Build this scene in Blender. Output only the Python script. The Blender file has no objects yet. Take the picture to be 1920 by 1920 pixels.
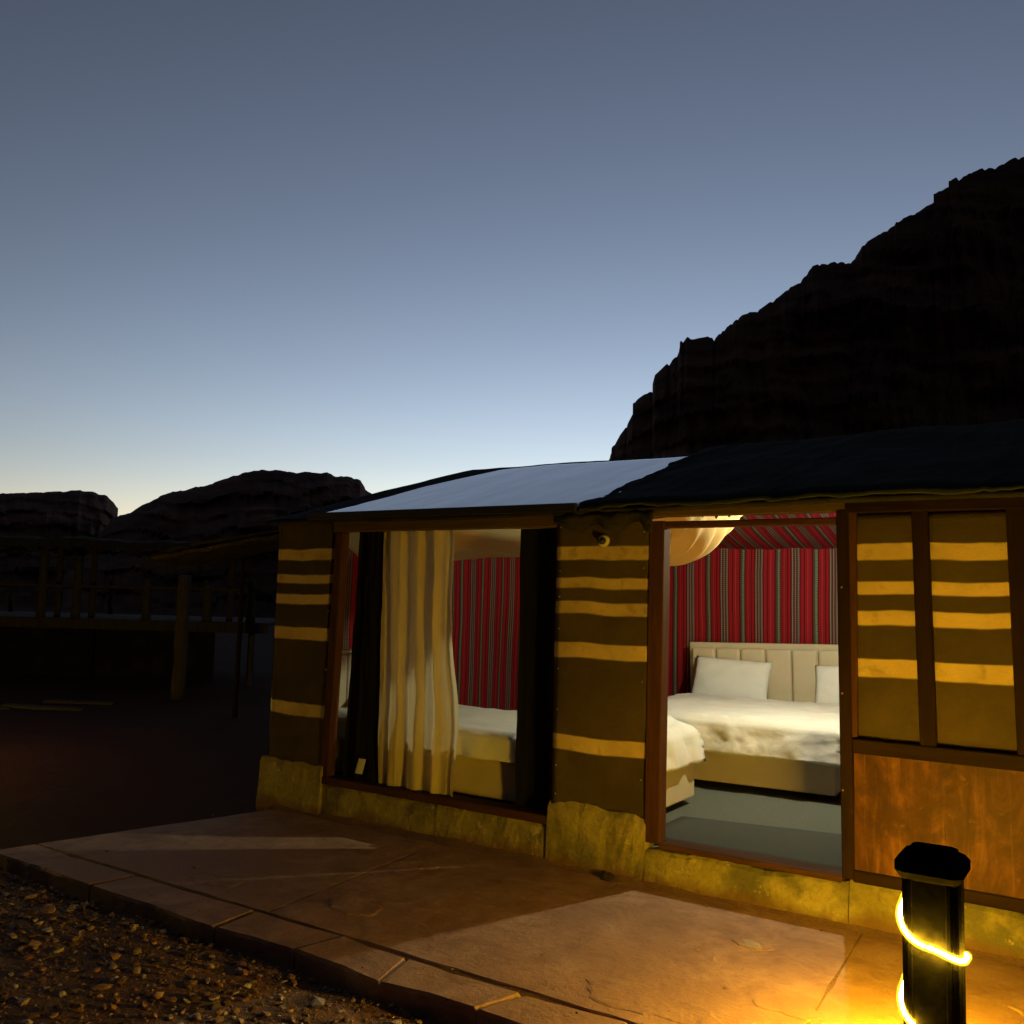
import bpy, bmesh, math, random
import numpy as np
from mathutils import Matrix, Vector, noise

random.seed(7)
rng = np.random.default_rng(7)
sc = bpy.context.scene
COL = sc.collection
R = math.radians

# ------------------------------------------------------------------ camera
CAM_H = 1.7
cd = bpy.data.cameras.new('camera')
cam = bpy.data.objects.new('camera', cd)
COL.objects.link(cam)
sc.camera = cam
cd.sensor_width = 36.0
cd.lens = 36.0 * 1750 / 1920
cd.clip_start, cd.clip_end = 0.05, 6000
YAW, PITCH, ROLL = R(33.5), math.atan(159 / 1750), R(1.49)
cam.matrix_world = (Matrix.Translation((0, 0, CAM_H)) @ Matrix.Rotation(YAW, 4, 'Z')
                    @ Matrix.Rotation(math.pi / 2 + PITCH, 4, 'X') @ Matrix.Rotation(ROLL, 4, 'Z'))

# ------------------------------------------------------------------ sky (the sun has set behind the hut)
world = bpy.data.worlds.new('World')
sc.world = world
world.use_nodes = True
wn = world.node_tree
bg = wn.nodes['Background']
sky = wn.nodes.new('ShaderNodeTexSky')
sky.sky_type = 'NISHITA'
sky.sun_disc = False
sky.sun_elevation = R(-5.4)
sky.sun_rotation = R(-20)
sky.air_density, sky.dust_density, sky.ozone_density = 1.0, 0.35, 1.08
hsv = wn.nodes.new('ShaderNodeHueSaturation')          # the dusty desert air washes the colour out a little
hsv.inputs['Saturation'].default_value = 0.72
hsv.inputs['Value'].default_value = 1.0
wn.links.new(sky.outputs[0], hsv.inputs['Color'])
tint = wn.nodes.new('ShaderNodeMix')
tint.data_type, tint.blend_type = 'RGBA', 'MULTIPLY'
tint.inputs[0].default_value = 1.0
tint.inputs[7].default_value = (.93, 1.005, 1.085, 1)      # white balance of the clear dusk
wn.links.new(hsv.outputs[0], tint.inputs[6])
wn.links.new(tint.outputs[2], bg.inputs[0])
bg.inputs[1].default_value = 0.15
EXPOSURE = 6.42
LAMP = 2 ** -EXPOSURE          # lamps are stated as they show at this exposure

vs = sc.view_settings
vs.view_transform = 'Standard'
vs.look = 'None'
vs.gamma = 1.0
vs.use_curve_mapping = False
vs.exposure = EXPOSURE
cy = sc.cycles
cy.use_adaptive_sampling = False
cy.light_sampling_threshold = 0.0
cy.use_denoising = True
cy.max_bounces = 8
cy.diffuse_bounces = 4
cy.transmission_bounces = 6
cy.transparent_max_bounces = 8
cy.sample_clamp_indirect = 0.6
cy.caustics_reflective = False
cy.caustics_refractive = False


# ------------------------------------------------------------------ helpers: objects
def thing(name, label, cat, loc=(0, 0, 0), rotz=0.0, group=None):
    o = bpy.data.objects.new(name, None)
    o.empty_display_size = 0.1
    COL.objects.link(o)
    o.location = loc
    o.rotation_euler = (0, 0, rotz)
    return tag(o, label, cat, group)


def tag(o, label, cat, group=None):
    o['label'] = label
    o['category'] = cat
    if group:
        o['group'] = group
    return o


def mesh(name, V, F, mat, parent=None, smooth=False, world_coords=False):
    me = bpy.data.meshes.new(name)
    me.from_pydata([tuple(v) for v in V], [], [tuple(f) for f in F])
    me.update()
    if smooth:
        me.polygons.foreach_set('use_smooth', [True] * len(me.polygons))
    return link(name, me, mat, parent, world_coords)


def link(name, me, mat, parent=None, world_coords=False):
    o = bpy.data.objects.new(name, me)
    COL.objects.link(o)
    if mat and not me.materials:
        me.materials.append(mat)
    if parent:
        o.parent = parent
        if world_coords:
            p, t = parent, Matrix.Identity(4)
            while p:
                t = t @ Matrix.Translation(-Vector(p.location)) if p.parent is None else t
                p = p.parent
            if parent.parent is None:
                o.matrix_parent_inverse = t
    return o


def box_bm(x, y, z, bevel=0.004, cuts=0, jitter=0.0, seg=1):
    bm = bmesh.new()
    bmesh.ops.create_cube(bm, size=1)
    sx, sy, sz = x[1] - x[0], y[1] - y[0], z[1] - z[0]
    for v in bm.verts:
        v.co = Vector(((v.co.x + .5) * sx + x[0], (v.co.y + .5) * sy + y[0], (v.co.z + .5) * sz + z[0]))
    if bevel > 0:
        bmesh.ops.bevel(bm, geom=list(bm.edges), offset=min(bevel, .45 * min(sx, sy, sz)), segments=seg,
                        affect='EDGES', profile=.5)
    return bm


def box(name, x, y, z, mat, parent=None, bevel=0.004, wc=True, seg=1, smooth=False):
    bm = box_bm(x, y, z, bevel, seg=seg)
    me = bpy.data.meshes.new(name)
    bm.to_mesh(me)
    bm.free()
    if smooth:
        me.polygons.foreach_set('use_smooth', [True] * len(me.polygons))
    return link(name, me, mat, parent, wc)


def grid(nu, nv, f, close_u=False):
    V = [f(i / (nu if close_u else nu - 1), j / (nv - 1)) for j in range(nv) for i in range(nu)]
    F = []
    for j in range(nv - 1):
        for i in range(nu if close_u else nu - 1):
            a, b = j * nu + i, j * nu + (i + 1) % nu
            F.append((a, b, b + nu, a + nu))
    return V, F


def tube(pts, rad, sides=8, cap=True):
    pts = [Vector(p) for p in pts]
    n = len(pts)
    rad = rad if hasattr(rad, '__len__') else [rad] * n
    V, F = [], []
    ref = None
    for i, p in enumerate(pts):
        t = (pts[min(i + 1, n - 1)] - pts[max(i - 1, 0)]).normalized()
        if ref is None:
            ref = t.orthogonal().normalized()
        ref = (ref - t * ref.dot(t)).normalized()
        b = t.cross(ref)
        for k in range(sides):
            a = 2 * math.pi * k / sides
            V.append(p + (ref * math.cos(a) + b * math.sin(a)) * rad[i])
    for i in range(n - 1):
        for k in range(sides):
            a, c = i * sides + k, i * sides + (k + 1) % sides
            F.append((a, c, c + sides, a + sides))
    if cap:
        F.append(tuple(range(sides - 1, -1, -1)))
        F.append(tuple(range((n - 1) * sides, n * sides)))
    return V, F


def copy_tree(o, parent=None):
    c = o.copy()
    COL.objects.link(c)
    c.parent = parent
    for ch in o.children:
        copy_tree(ch, c)
    return c


def fbm(x, y, z=0.0, o=4):
    return noise.fractal(Vector((x, y, z)), 1.0, 2.0, o, noise_basis='PERLIN_ORIGINAL')


# ------------------------------------------------------------------ helpers: materials
class Mat:
    def __init__(s, name, rough=.8, spec=.3):
        s.m = bpy.data.materials.new(name)
        s.m.use_nodes = True
        s.t = s.m.node_tree
        s.b = s.t.nodes['Principled BSDF']
        s.b.inputs['Roughness'].default_value = rough
        s.b.inputs['Specular IOR Level'].default_value = spec
        s._co = None

    def n(s, typ, **kw):
        nd = s.t.nodes.new('ShaderNode' + typ)
        for k, v in kw.items():
            setattr(nd, k, v)
        return nd

    def put(s, sock, v):
        if isinstance(v, bpy.types.NodeSocket):
            s.t.links.new(v, sock)
        else:
            sock.default_value = v

    def co(s):
        if not s._co:
            s._co = s.n('TexCoord').outputs['Object']
        return s._co

    def scaled(s, sc_):
        nd = s.n('Mapping')
        s.put(nd.inputs[0], s.co())
        nd.inputs['Scale'].default_value = sc_
        return nd.outputs[0]

    def noise(s, scale, detail=4, rough=.55, vec=None, dist=0.0):
        nd = s.n('TexNoise')
        s.put(nd.inputs['Vector'], vec or s.co())
        nd.inputs['Scale'].default_value = scale
        nd.inputs['Detail'].default_value = detail
        nd.inputs['Roughness'].default_value = rough
        nd.inputs['Distortion'].default_value = dist
        return nd.outputs['Fac']

    def voro(s, scale, vec=None, feature='F1', out='Distance'):
        nd = s.n('TexVoronoi', feature=feature)
        s.put(nd.inputs['Vector'], vec or s.co())
        nd.inputs['Scale'].default_value = scale
        return nd.outputs[out]

    def math(s, op, a, b=0.0, c=0.0):
        nd = s.n('Math', operation=op)
        s.put(nd.inputs[0], a)
        s.put(nd.inputs[1], b)
        s.put(nd.inputs[2], c)
        return nd.outputs[0]

    def ramp(s, fac, stops, interp='LINEAR'):
        nd = s.n('ValToRGB')
        cr = nd.color_ramp
        cr.interpolation = interp
        while len(cr.elements) < len(stops):
            cr.elements.new(.5)
        for e, (p, c) in zip(cr.elements, stops):
            e.position = p
            e.color = (*c, 1) if len(c) == 3 else c
        s.put(nd.inputs[0], fac)
        return nd.outputs[0]

    def mix(s, fac, a, b, mode='MIX'):
        nd = s.n('Mix', data_type='RGBA', blend_type=mode)
        s.put(nd.inputs[0], fac)
        for i, v in ((6, a), (7, b)):
            s.put(nd.inputs[i], (*v, 1) if isinstance(v, tuple) and len(v) == 3 else v)
        return nd.outputs[2]

    def sep(s, vec=None):
        nd = s.n('SeparateXYZ')
        s.put(nd.inputs[0], vec or s.co())
        return nd.outputs

    def color(s, v):
        s.put(s.b.inputs['Base Color'], (*v, 1) if isinstance(v, tuple) and len(v) == 3 else v)
        return s

    def bump(s, h, strength=.5, dist=.01):
        nd = s.n('Bump')
        s.put(nd.inputs['Height'], h)
        nd.inputs['Strength'].default_value = strength
        nd.inputs['Distance'].default_value = dist
        s.t.links.new(nd.outputs[0], s.b.inputs['Normal'])
        s.normal = nd.outputs[0]
        return s

    def translucent(s, col, fac):
        tr = s.n('BsdfTranslucent')
        s.put(tr.inputs[0], (*col, 1) if isinstance(col, tuple) else col)
        mx = s.n('MixShader')
        mx.inputs[0].default_value = fac
        out = s.t.nodes['Material Output']
        s.t.links.new(s.b.outputs[0], mx.inputs[1])
        s.t.links.new(tr.outputs[0], mx.inputs[2])
        s.t.links.new(mx.outputs[0], out.inputs[0])
        return s


def grey(v):
    return (v, v, v)


# rock
m = Mat('dark_sandstone', .95, .1)
st = m.noise(.5, 6, .6, m.scaled((.25, .25, 1.6)))
m.color(m.ramp(st, [(.3, (.05, .030, .022)), (.52, (.13, .068, .048)), (.75, (.22, .105, .076))]))
m.bump(st, .6, .5)
ROCK = m.m
# sand
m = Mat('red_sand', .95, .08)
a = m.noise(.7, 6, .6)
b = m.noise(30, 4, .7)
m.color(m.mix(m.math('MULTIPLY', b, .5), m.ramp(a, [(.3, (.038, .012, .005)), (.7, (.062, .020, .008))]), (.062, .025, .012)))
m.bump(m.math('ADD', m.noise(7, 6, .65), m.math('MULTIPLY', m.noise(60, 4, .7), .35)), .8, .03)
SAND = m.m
# gravel (per-stone colour)
m = Mat('gravel_stone', .9, .15)
at = m.n('Attribute', attribute_name='Col').outputs['Color']
m.color(m.mix(m.noise(90, 3), at, m.mix(.5, at, (.05, .03, .02)), 'MIX'))
m.bump(m.noise(120, 4), .4, .004)
GRAVEL = m.m
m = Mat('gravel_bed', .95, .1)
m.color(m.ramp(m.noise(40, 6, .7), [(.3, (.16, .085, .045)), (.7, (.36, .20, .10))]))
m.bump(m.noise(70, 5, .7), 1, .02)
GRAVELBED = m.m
m = Mat('joint_sand', .95, .1)
m.color(m.ramp(m.noise(60, 5, .7), [(.3, (.13, .072, .038)), (.7, (.24, .14, .078))]))
m.bump(m.noise(90, 4), .6, .006)
BEDSAND = m.m
# flagstones
m = Mat('flagstone', .72, .3)
big = m.noise(.9, 5, .6, dist=.4)
mid = m.noise(4.5, 6, .62, dist=.6)
fine = m.noise(70, 4, .7)
base = m.ramp(mid, [(.3, (.18, .092, .05)), (.5, (.30, .165, .095)), (.7, (.39, .24, .15))])
dust = m.ramp(big, [(.45, grey(0.)), (.62, grey(1.))])
c = m.mix(dust, base, (.25, .135, .07))
c = m.mix(m.ramp(fine, [(.55, grey(0.)), (.75, grey(.5))]), c, (.16, .095, .06))
pale = m.ramp(m.noise(2.4, 7, .75, dist=1.2), [(.66, grey(0.)), (.7, grey(.6))])
c = m.mix(pale, c, (.44, .30, .20))
spk = m.ramp(m.noise(140, 3, .8), [(.60, grey(0.)), (.70, grey(.8))])
c = m.mix(spk, c, (.09, .05, .03))
blot = m.ramp(m.noise(11, 6, .7, dist=.4), [(.52, grey(0.)), (.68, grey(.55))])
c = m.mix(blot, c, (.19, .10, .055))
m.color(c)
fl = m.n('MapRange', interpolation_type='STEPPED')
m.put(fl.inputs[0], m.noise(1.6, 6, .6, dist=1.0))
fl.inputs['Steps'].default_value = 7
h = m.math('ADD', m.math('MULTIPLY', fl.outputs[0], 1.1), m.math('MULTIPLY', mid, .45))
h = m.math('ADD', h, m.math('MULTIPLY', fine, .05))
h = m.math('ADD', h, m.math('MULTIPLY', m.noise(22, 6, .75), .35))
m.bump(h, .9, .03)
FLAG = m.m
# plaster plinth
m = Mat('peeling_plaster', .85, .2)
a = m.noise(3.0, 6, .62, dist=.5)
b = m.noise(7.5, 7, .7, dist=1.4)
c = m.ramp(a, [(.3, (.15, .13, .04)), (.5, (.29, .235, .07)), (.7, (.37, .31, .12))])
c = m.mix(m.ramp(m.noise(2.3, 5, .6), [(.48, grey(0.)), (.60, grey(.85))]), c, (.105, .095, .05))
c = m.mix(m.ramp(m.noise(6, 7, .75, dist=.3), [(.60, grey(0.)), (.64, grey(.7))]), c, (.46, .39, .22))
c = m.mix(m.ramp(m.noise(45, 4, .7), [(.5, grey(0.)), (.75, grey(.5))]), c, (.075, .06, .028))
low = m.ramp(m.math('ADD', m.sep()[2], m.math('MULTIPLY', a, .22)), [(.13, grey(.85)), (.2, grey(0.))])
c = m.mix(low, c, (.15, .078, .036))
m.color(c)
m.bump(m.math('ADD', m.noise(6, 7, .75, dist=.3), m.math('MULTIPLY', m.noise(30, 5, .7), .4)), .8, .025)
PLASTER = m.m


def wood(name, c0, c1, rough=.75, axis=2, spec=.06):
    m = Mat(name, rough, spec)
    s = [14, 14, 14]
    s[axis] = 1.1
    g = m.noise(2.2, 6, .65, m.scaled(tuple(s)), dist=.3)
    k = m.noise(1.6, 3)
    m.color(m.mix(m.math('MULTIPLY', k, .6), m.ramp(g, [(.3, c0), (.7, c1)]), c0))
    m.bump(g, .35, .006)
    return m.m


WOOD = wood('stained_timber', (.040, .018, .009), (.105, .043, .019))
WOODX = wood('stained_timber_beam', (.040, .018, .009), (.105, .043, .019), axis=0)
WOODD = wood('dark_timber', (.011, .006, .004), (.030, .014, .009), .7)
WOODDX = wood('dark_timber_beam', (.011, .006, .004), (.030, .014, .009), .7, axis=0)
BOARD = wood('ochre_board', (.07, .045, .014), (.13, .085, .028), .7, axis=0)
GREYWOOD = wood('weathered_wood', (.05, .044, .032), (.115, .096, .068), .9)
# varnished plywood
m = Mat('varnished_plywood', .6, .2)
g = m.noise(1.3, 7, .7, m.scaled((3.2, 3.2, 1.0)), dist=2.2)
s = m.noise(1.6, 6, .65, m.scaled((7, 7, .5)), dist=1.0)
c = m.ramp(g, [(.34, (.030, .010, .003)), (.5, (.078, .026, .006)), (.64, (.135, .052, .011))])
c = m.mix(m.ramp(s, [(.56, grey(0.)), (.66, grey(.7))]), c, (.20, .085, .02))
c = m.mix(m.ramp(m.noise(2.4, 6, .7, dist=.9), [(.36, grey(.8)), (.58, grey(0.))]), c, (.032, .010, .004))
c = m.mix(m.ramp(m.noise(14, 5, .7), [(.62, grey(0.)), (.7, grey(.5))]), c, (.15, .07, .03))
m.color(c)
m.bump(m.math('ADD', g, m.math('MULTIPLY', m.noise(50, 4), .2)), .25, .005)
PLY = m.m
# striped woven wall cloth
BANDS = [(2.035, 1.947), (1.828, 1.76), (1.678, 1.592), (1.412, 1.318), (.812, .722)]
m = Mat('striped_goat_hair_cloth', .95, .05)
sx = m.sep()
zig = m.math('PINGPONG', m.math('MULTIPLY', sx[0], 150.0), 1.0)
wav = m.math('MULTIPLY', m.noise(2.6, 3, .5, m.scaled((1, 0, .6))), .05)
zz = m.math('ADD', m.math('ADD', sx[2], m.math('MULTIPLY', m.math('GREATER_THAN', zig,   .55), .006)), m.math('SUBTRACT', wav, .027))
DK, CR = (.072, .054, .026), (.72, .54, .25)
stops = [(0.0, DK)]
for hi, lo in sorted(BANDS, key=lambda q: q[0]):
    stops += [(lo / 2.5, CR), (hi / 2.5, DK)]
c = m.ramp(m.math('DIVIDE', zz, 2.5), stops, 'CONSTANT')
wv = m.noise(1.0, 3, .7, m.scaled((35, 35, 260)))
c = m.mix(m.math('MULTIPLY', wv, .55), c, m.mix(.55, c, (.02, .015, .008)))
c = m.mix(m.ramp(m.noise(2.2, 6, .65), [(.42, grey(0.)), (.72, grey(.4))]), c, (.14, .10, .045))
c = m.mix(m.ramp(m.noise(9, 5, .7, dist=.5), [(.55, grey(0.)), (.7, grey(.35))]), c, (.05, .036, .016))
m.color(c)
m.bump(m.math('ADD', wv, m.math('MULTIPLY', m.noise(5, 4, .6), 2.5)), .55, .008)
CLOTH = m.m
m = Mat('dark_roof_cloth', .95, .05)
m.color(m.ramp(m.noise(3, 5), [(.3, (.014, .013, .012)), (.7, (.035, .032, .027))]))
m.bump(m.noise(14, 5), .5, .02)
DARKCLOTH = m.m
m = Mat('green_tarpaulin', .9, .03)
m.color(m.ramp(m.noise(2, 4), [(.3, (.022, .026, .021)), (.7, (.040, .045, .036))]))
m.bump(m.noise(6, 4), .4, .03)
TARP = m.m
m = Mat('white_roof_sheet', .18, .75)
m.b.inputs['Coat Weight'].default_value = 1.0
m.b.inputs['Coat Roughness'].default_value = .12
m.color(m.ramp(m.noise(1.5, 5, .6, m.scaled((1, .35, 1))), [(.3, (.74, .69, .60)), (.7, (.86, .81, .71))]))
m.bump(m.noise(3, 4, .5, m.scaled((1.6, .5, 1))), .05, .03)
SHEET = m.m


# red woven interior cloth, stripes along an axis
def red_cloth(name, ax, along, period=.372, off=0.0):
    m = Mat(name, .9, .1)
    s = m.sep()
    warp = m.math('MULTIPLY', m.math('SUBTRACT', m.noise(1.2, 2), .5), .02)
    u = m.math('FRACT', m.math('DIVIDE', m.math('ADD', m.math('ADD', s[ax], off), warp), period))
    RD, DR, BR, GR, PK = (.29, .010, .016), (.08, .005, .008), (.115, .062, .052), (.065, .085, .05), (.33, .045, .045)
    c = m.ramp(u, [(0, GR), (.085, DR), (.11, RD), (.18, PK), (.20, RD), (.27, DR), (.30, RD), (.37, DR), (.40, BR), (.455, DR), (.475, BR), (.53, DR), (.55, BR),
                   (.61, DR), (.64, RD), (.72, DR), (.745, RD), (.81, PK), (.83, RD), (.92, DR), (.96, (.07, .06, .04))], 'CONSTANT')
    bandf = m.ramp(u, [(0, grey(0.)), (.015, grey(1.)), (.07, grey(0.)), (.405, grey(1.)), (.44, grey(0.)), (.49, grey(1.)), (.515, grey(0.)), (.57, grey(1.)),
                       (.60, grey(0.))], 'CONSTANT')
    dots = m.math('GREATER_THAN', m.math('FRACT', m.math('MULTIPLY', s[along], 46.0)), .45)
    c = m.mix(m.math('MULTIPLY', m.math('MULTIPLY', bandf, dots), .62), c, (.36, .36, .27))
    fine = m.math('GREATER_THAN', m.math('FRACT', m.math('MULTIPLY', s[ax], 62.0)), .6)
    c = m.mix(m.math('MULTIPLY', fine, .55), c, m.mix(.75, c, (.03, .004, .006)))
    c = m.mix(m.math('MULTIPLY', m.noise(60, 3), .35), c, m.mix(.6, c, (.03, .01, .01)))
    m.color(c)
    m.bump(m.noise(90, 3), .3, .004)
    return m.m


RED_BACK = red_cloth('red_woven_back_cloth', 0, 2)
RED_SIDE = red_cloth('red_woven_side_cloth', 1, 2)
RED_CEIL = red_cloth('red_woven_ceiling_cloth', 0, 1, .30)
m = Mat('grey_carpet', .98, .05)
m.color(m.ramp(m.noise(120, 4, .8), [(.3, (.075, .085, .072)), (.7, (.15, .16, .135))]))
m.bump(m.noise(220, 3), .7, .006)
CARPET = m.m
m = Mat('carpet_shade_grey', .98, .05)  # carpet shade put into a darker grey than the carpet's own
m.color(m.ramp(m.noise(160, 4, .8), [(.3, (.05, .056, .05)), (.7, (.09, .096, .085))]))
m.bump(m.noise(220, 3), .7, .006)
CARPET_SHADE = m.m
# fabrics
m = Mat('white_bed_linen', .85, .2)
m.color(m.ramp(m.noise(2, 3), [(.3, (.66, .66, .63)), (.7, (.72, .72, .69))]))
m.bump(m.math('ADD', m.noise(5, 4, .5, m.scaled((1, 2.4, 1)), dist=1.6), m.math('MULTIPLY', m.noise(17, 4, .6, dist=1.5), .3)), .28, .02)
LINEN = m.m
m = Mat('beige_leatherette', .42, .45)
m.color(m.ramp(m.noise(5, 3), [(.3, (.48, .41, .28)), (.7, (.54, .46, .32))]))
m.bump(m.noise(260, 3), .12, .002)
BEIGE = m.m
m = Mat('cream_curtain', .9, .1)
cc = m.ramp(m.noise(2.2, 5, .6, m.scaled((6, 2, .35))), [(.35, (.68, .58, .34)), (.65, (.80, .70, .45))])
m.color(cc)
m.bump(m.noise(180, 3), .2, .003)
m.translucent(cc, .5)
CURTAIN = m.m
m = Mat('black_curtain', .95, .05)
m.color((.011, .010, .009))
m.bump(m.noise(60, 3), .3, .004)
BLACKCURTAIN = m.m
m = Mat('cream_ceiling_drape', .85, .1)
m.color((.62, .44, .20))
m.translucent((.80, .62, .30), .5)
DRAPE = m.m
m = Mat('black_iron', .9, .0)
m.color(m.ramp(m.noise(40, 4), [(.3, (.0012, .0011, .001)), (.7, (.003, .0027, .0024))]))
m.bump(m.noise(160, 3), .25, .003)
IRON = m.m
m = Mat('black_plastic', .5, .4)
m.color((.012, .012, .012))
BLACK = m.m
m = Mat('pale_metal', .35, .5)
m.b.inputs['Metallic'].default_value = .8
m.color((.6, .58, .54))
METAL = m.m
m = Mat('paper_tag', .8, .2)
m.color((.6, .6, .55))
PAPER = m.m
m = Mat('pale_rope', .95, .1)
m.color((.10, .09, .075))
ROPE = m.m
m = Mat('fitting_ceramic', .35, .5)
m.color((.55, .52, .42))
CERAMIC = m.m


def glow(name, col, strength):
    m = Mat(name)
    m.color((.8, .8, .8))
    m.b.inputs['Emission Color'].default_value = (*col, 1)
    m.b.inputs['Emission Strength'].default_value = strength * LAMP
    return m.m


LED = glow('led_rope', (1.0, .62, .035), 2450.0)
m = Mat('rope_sheath')
em = m.n('Emission')
em.inputs[0].default_value = (1.0, .60, .02, 1)
em.inputs[1].default_value = 1.6 * LAMP
tp = m.n('BsdfTransparent')
tp.inputs[0].default_value = (1.0, .93, .6, 1)
ad = m.n('AddShader')
m.t.links.new(tp.outputs[0], ad.inputs[0])
m.t.links.new(em.outputs[0], ad.inputs[1])
m.t.links.new(ad.outputs[0], m.t.nodes['Material Output'].inputs[0])
SHEATH = m.m
BULB = glow('lamp_bulb', (.93, .94, .62), 5400.0)

# ================================================================== SETTING
def structure(o):
    o['kind'] = 'structure'
    return o


# ---- ground: one sheet to the horizon
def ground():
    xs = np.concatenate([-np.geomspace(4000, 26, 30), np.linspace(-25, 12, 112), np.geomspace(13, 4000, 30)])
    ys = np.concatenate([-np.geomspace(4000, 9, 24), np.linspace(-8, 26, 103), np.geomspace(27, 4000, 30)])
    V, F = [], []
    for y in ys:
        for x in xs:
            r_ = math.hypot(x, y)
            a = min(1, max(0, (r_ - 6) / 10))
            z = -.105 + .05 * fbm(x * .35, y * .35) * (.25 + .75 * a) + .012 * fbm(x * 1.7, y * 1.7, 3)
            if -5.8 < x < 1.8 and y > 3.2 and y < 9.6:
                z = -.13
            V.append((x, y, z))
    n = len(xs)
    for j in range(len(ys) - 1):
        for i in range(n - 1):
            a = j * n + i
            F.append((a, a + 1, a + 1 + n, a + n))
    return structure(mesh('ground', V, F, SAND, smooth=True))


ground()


# ---- rock hills: crest line in plan, with a front face, strata ledges and a back slope
def cam_point(px, py, depth):
    M = cam.matrix_world.to_3x3()
    d = M @ Vector(((px - 960) / 1750, -(py - 960) / 1750, -1))
    return Vector((0, 0, CAM_H)) + d * depth


def hill(name, crest, depth, front, back, rough=.25, ledge=.9, seed=0, rows=36):
    pts = []
    for i in range(len(crest) - 1):
        (x0, y0), (x1, y1) = crest[i], crest[i + 1]
        d0, d1 = depth(x0), depth(x1)
        n = max(2, int(math.hypot(x1 - x0, y1 - y0) / 4.5))
        for k in range(n):
            t = k / n
            pts.append(cam_point(x0 + (x1 - x0) * t, y0 + (y1 - y0) * t, d0 + (d1 - d0) * t))
    pts.append(cam_point(*crest[-1], depth(crest[-1][0])))
    V, F = [], []
    n = len(pts)
    for j in range(rows + 1 + 10):
        for i, p in enumerate(pts):
            jit = rough * fbm(i * .16, seed, 1, 5)
            jag = rough * .8 * max(0, round(3 * fbm(i * .30, seed + 7, 2, 3)) / 3)
            q = p + Vector((jit * .5, jit * .5, jit - jag))
            out = Vector((-q.x, -q.y, 0)).normalized()
            if j <= rows:
                v = j / rows
                z = q.z * (1 - v) - 1.5 * v
                fr = front * (v ** .85)
                k = min(1, v * 6)
                led = ledge * (round(z * .55 + fbm(q.x * .05, q.y * .05, seed) * 1.5) - (z * .55 + fbm(q.x * .05, q.y * .05, seed) * 1.5))
                nz = (fbm(q.x * .12, q.y * .12 + seed, z * .3, 5) * 2.4 + abs(fbm(q.x * .5, q.y * .5 + seed, z * .12, 4)) * 1.6) * max(ledge, .8)
                w = Vector((q.x, q.y, z)) + out * max(0, fr + k * (led + nz))
            else:
                v = (j - rows) / 10
                z = q.z * (1 - v ** 1.3) - 1.5 * v ** 1.3
                w = Vector((q.x, q.y, z)) - out * back * v
            V.append(w)
    for j in range(rows):
        for i in range(n - 1):
            a = j * n + i
            F.append((a, a + n, a + n + 1, a + 1))
    for j in range(10):
        for i in range(n - 1):
            a = (rows + j) * n + i if j else i
            b = (rows + 1 + j) * n + i
            F.append((a, a + 1, b + 1, b))
    return structure(mesh(name, V, F, ROCK))


MOUNTAIN = [(1120, 905), (1143, 859), (1151, 831), (1175, 799), (1192, 763), (1188, 752), (1224, 733), (1228, 703), (1247, 686), (1271, 664), (1273, 643),
            (1288, 632), (1329, 635), (1339, 637), (1348, 626), (1373, 605), (1395, 588), (1420, 583), (1433, 573), (1455, 560), (1480, 541), (1501, 528), (1523, 500),
            (1536, 496), (1561, 488), (1583, 498), (1595, 494), (1608, 476), (1619, 457), (1651, 438), (1677, 423), (1681, 415), (1715, 400), (1741, 385), (1760, 372),
            (1751, 363), (1779, 350), (1777, 342), (1826, 321), (1882, 308), (1907, 295), (1940, 288), (2040, 240), (2180, 215), (2400, 230), (2700, 330), (3100, 560), (3500, 900)]
hill('rock_mountain', MOUNTAIN, lambda x: 62 + (x - 1143) * .012, 20, 30, .36, .5, 1, 60)
DOME = [(120, 1075), (180, 1010), (212, 970), (225, 966), (245, 960), (272, 945), (300, 930), (340, 918), (380, 913), (420, 898), (455, 886), (490, 881), (530, 883),
        (575, 886), (612, 887), (650, 893), (676, 901), (684, 912), (686, 918), (705, 929), (760, 950), (900, 1000), (1050, 1040), (1200, 1080)]
hill('rock_dome', DOME, lambda x: 95 - (x - 200) * .01, 30, 30, .22, 1.0, 4)
MESA = [(-1500, 1010), (-900, 960), (-500, 930), (-200, 921), (0, 926), (40, 924), (100, 922), (150, 919), (175, 922), (200, 931), (214, 941), (222, 953), (220, 960), (212, 966), (205, 985), (200, 1010), (180, 1060), (160, 1090)]
hill('rock_mesa', MESA, lambda x: 120 + (x - 200) * .01, 34, 40, .2, 1.1, 9)

# ---- pavement: bedding with separate flagstones
PB = [(3.42, -.16), (3.42, -.02), (3.57, -.02), (3.60, -.0035), (5.42, -.0035), (5.42, -.16)]
V = [((-6.05 + .44 * (y - 3.42) / 2.0), y, z) for y, z in PB] + [(2.4, y, z) for y, z in PB]
F = [(i, i + 6, (i + 1) % 6 + 6, (i + 1) % 6) for i in range(6)] + [tuple(range(6)), tuple(range(11, 5, -1))]
pav = structure(mesh('pavement', V, F, BEDSAND))


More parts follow.
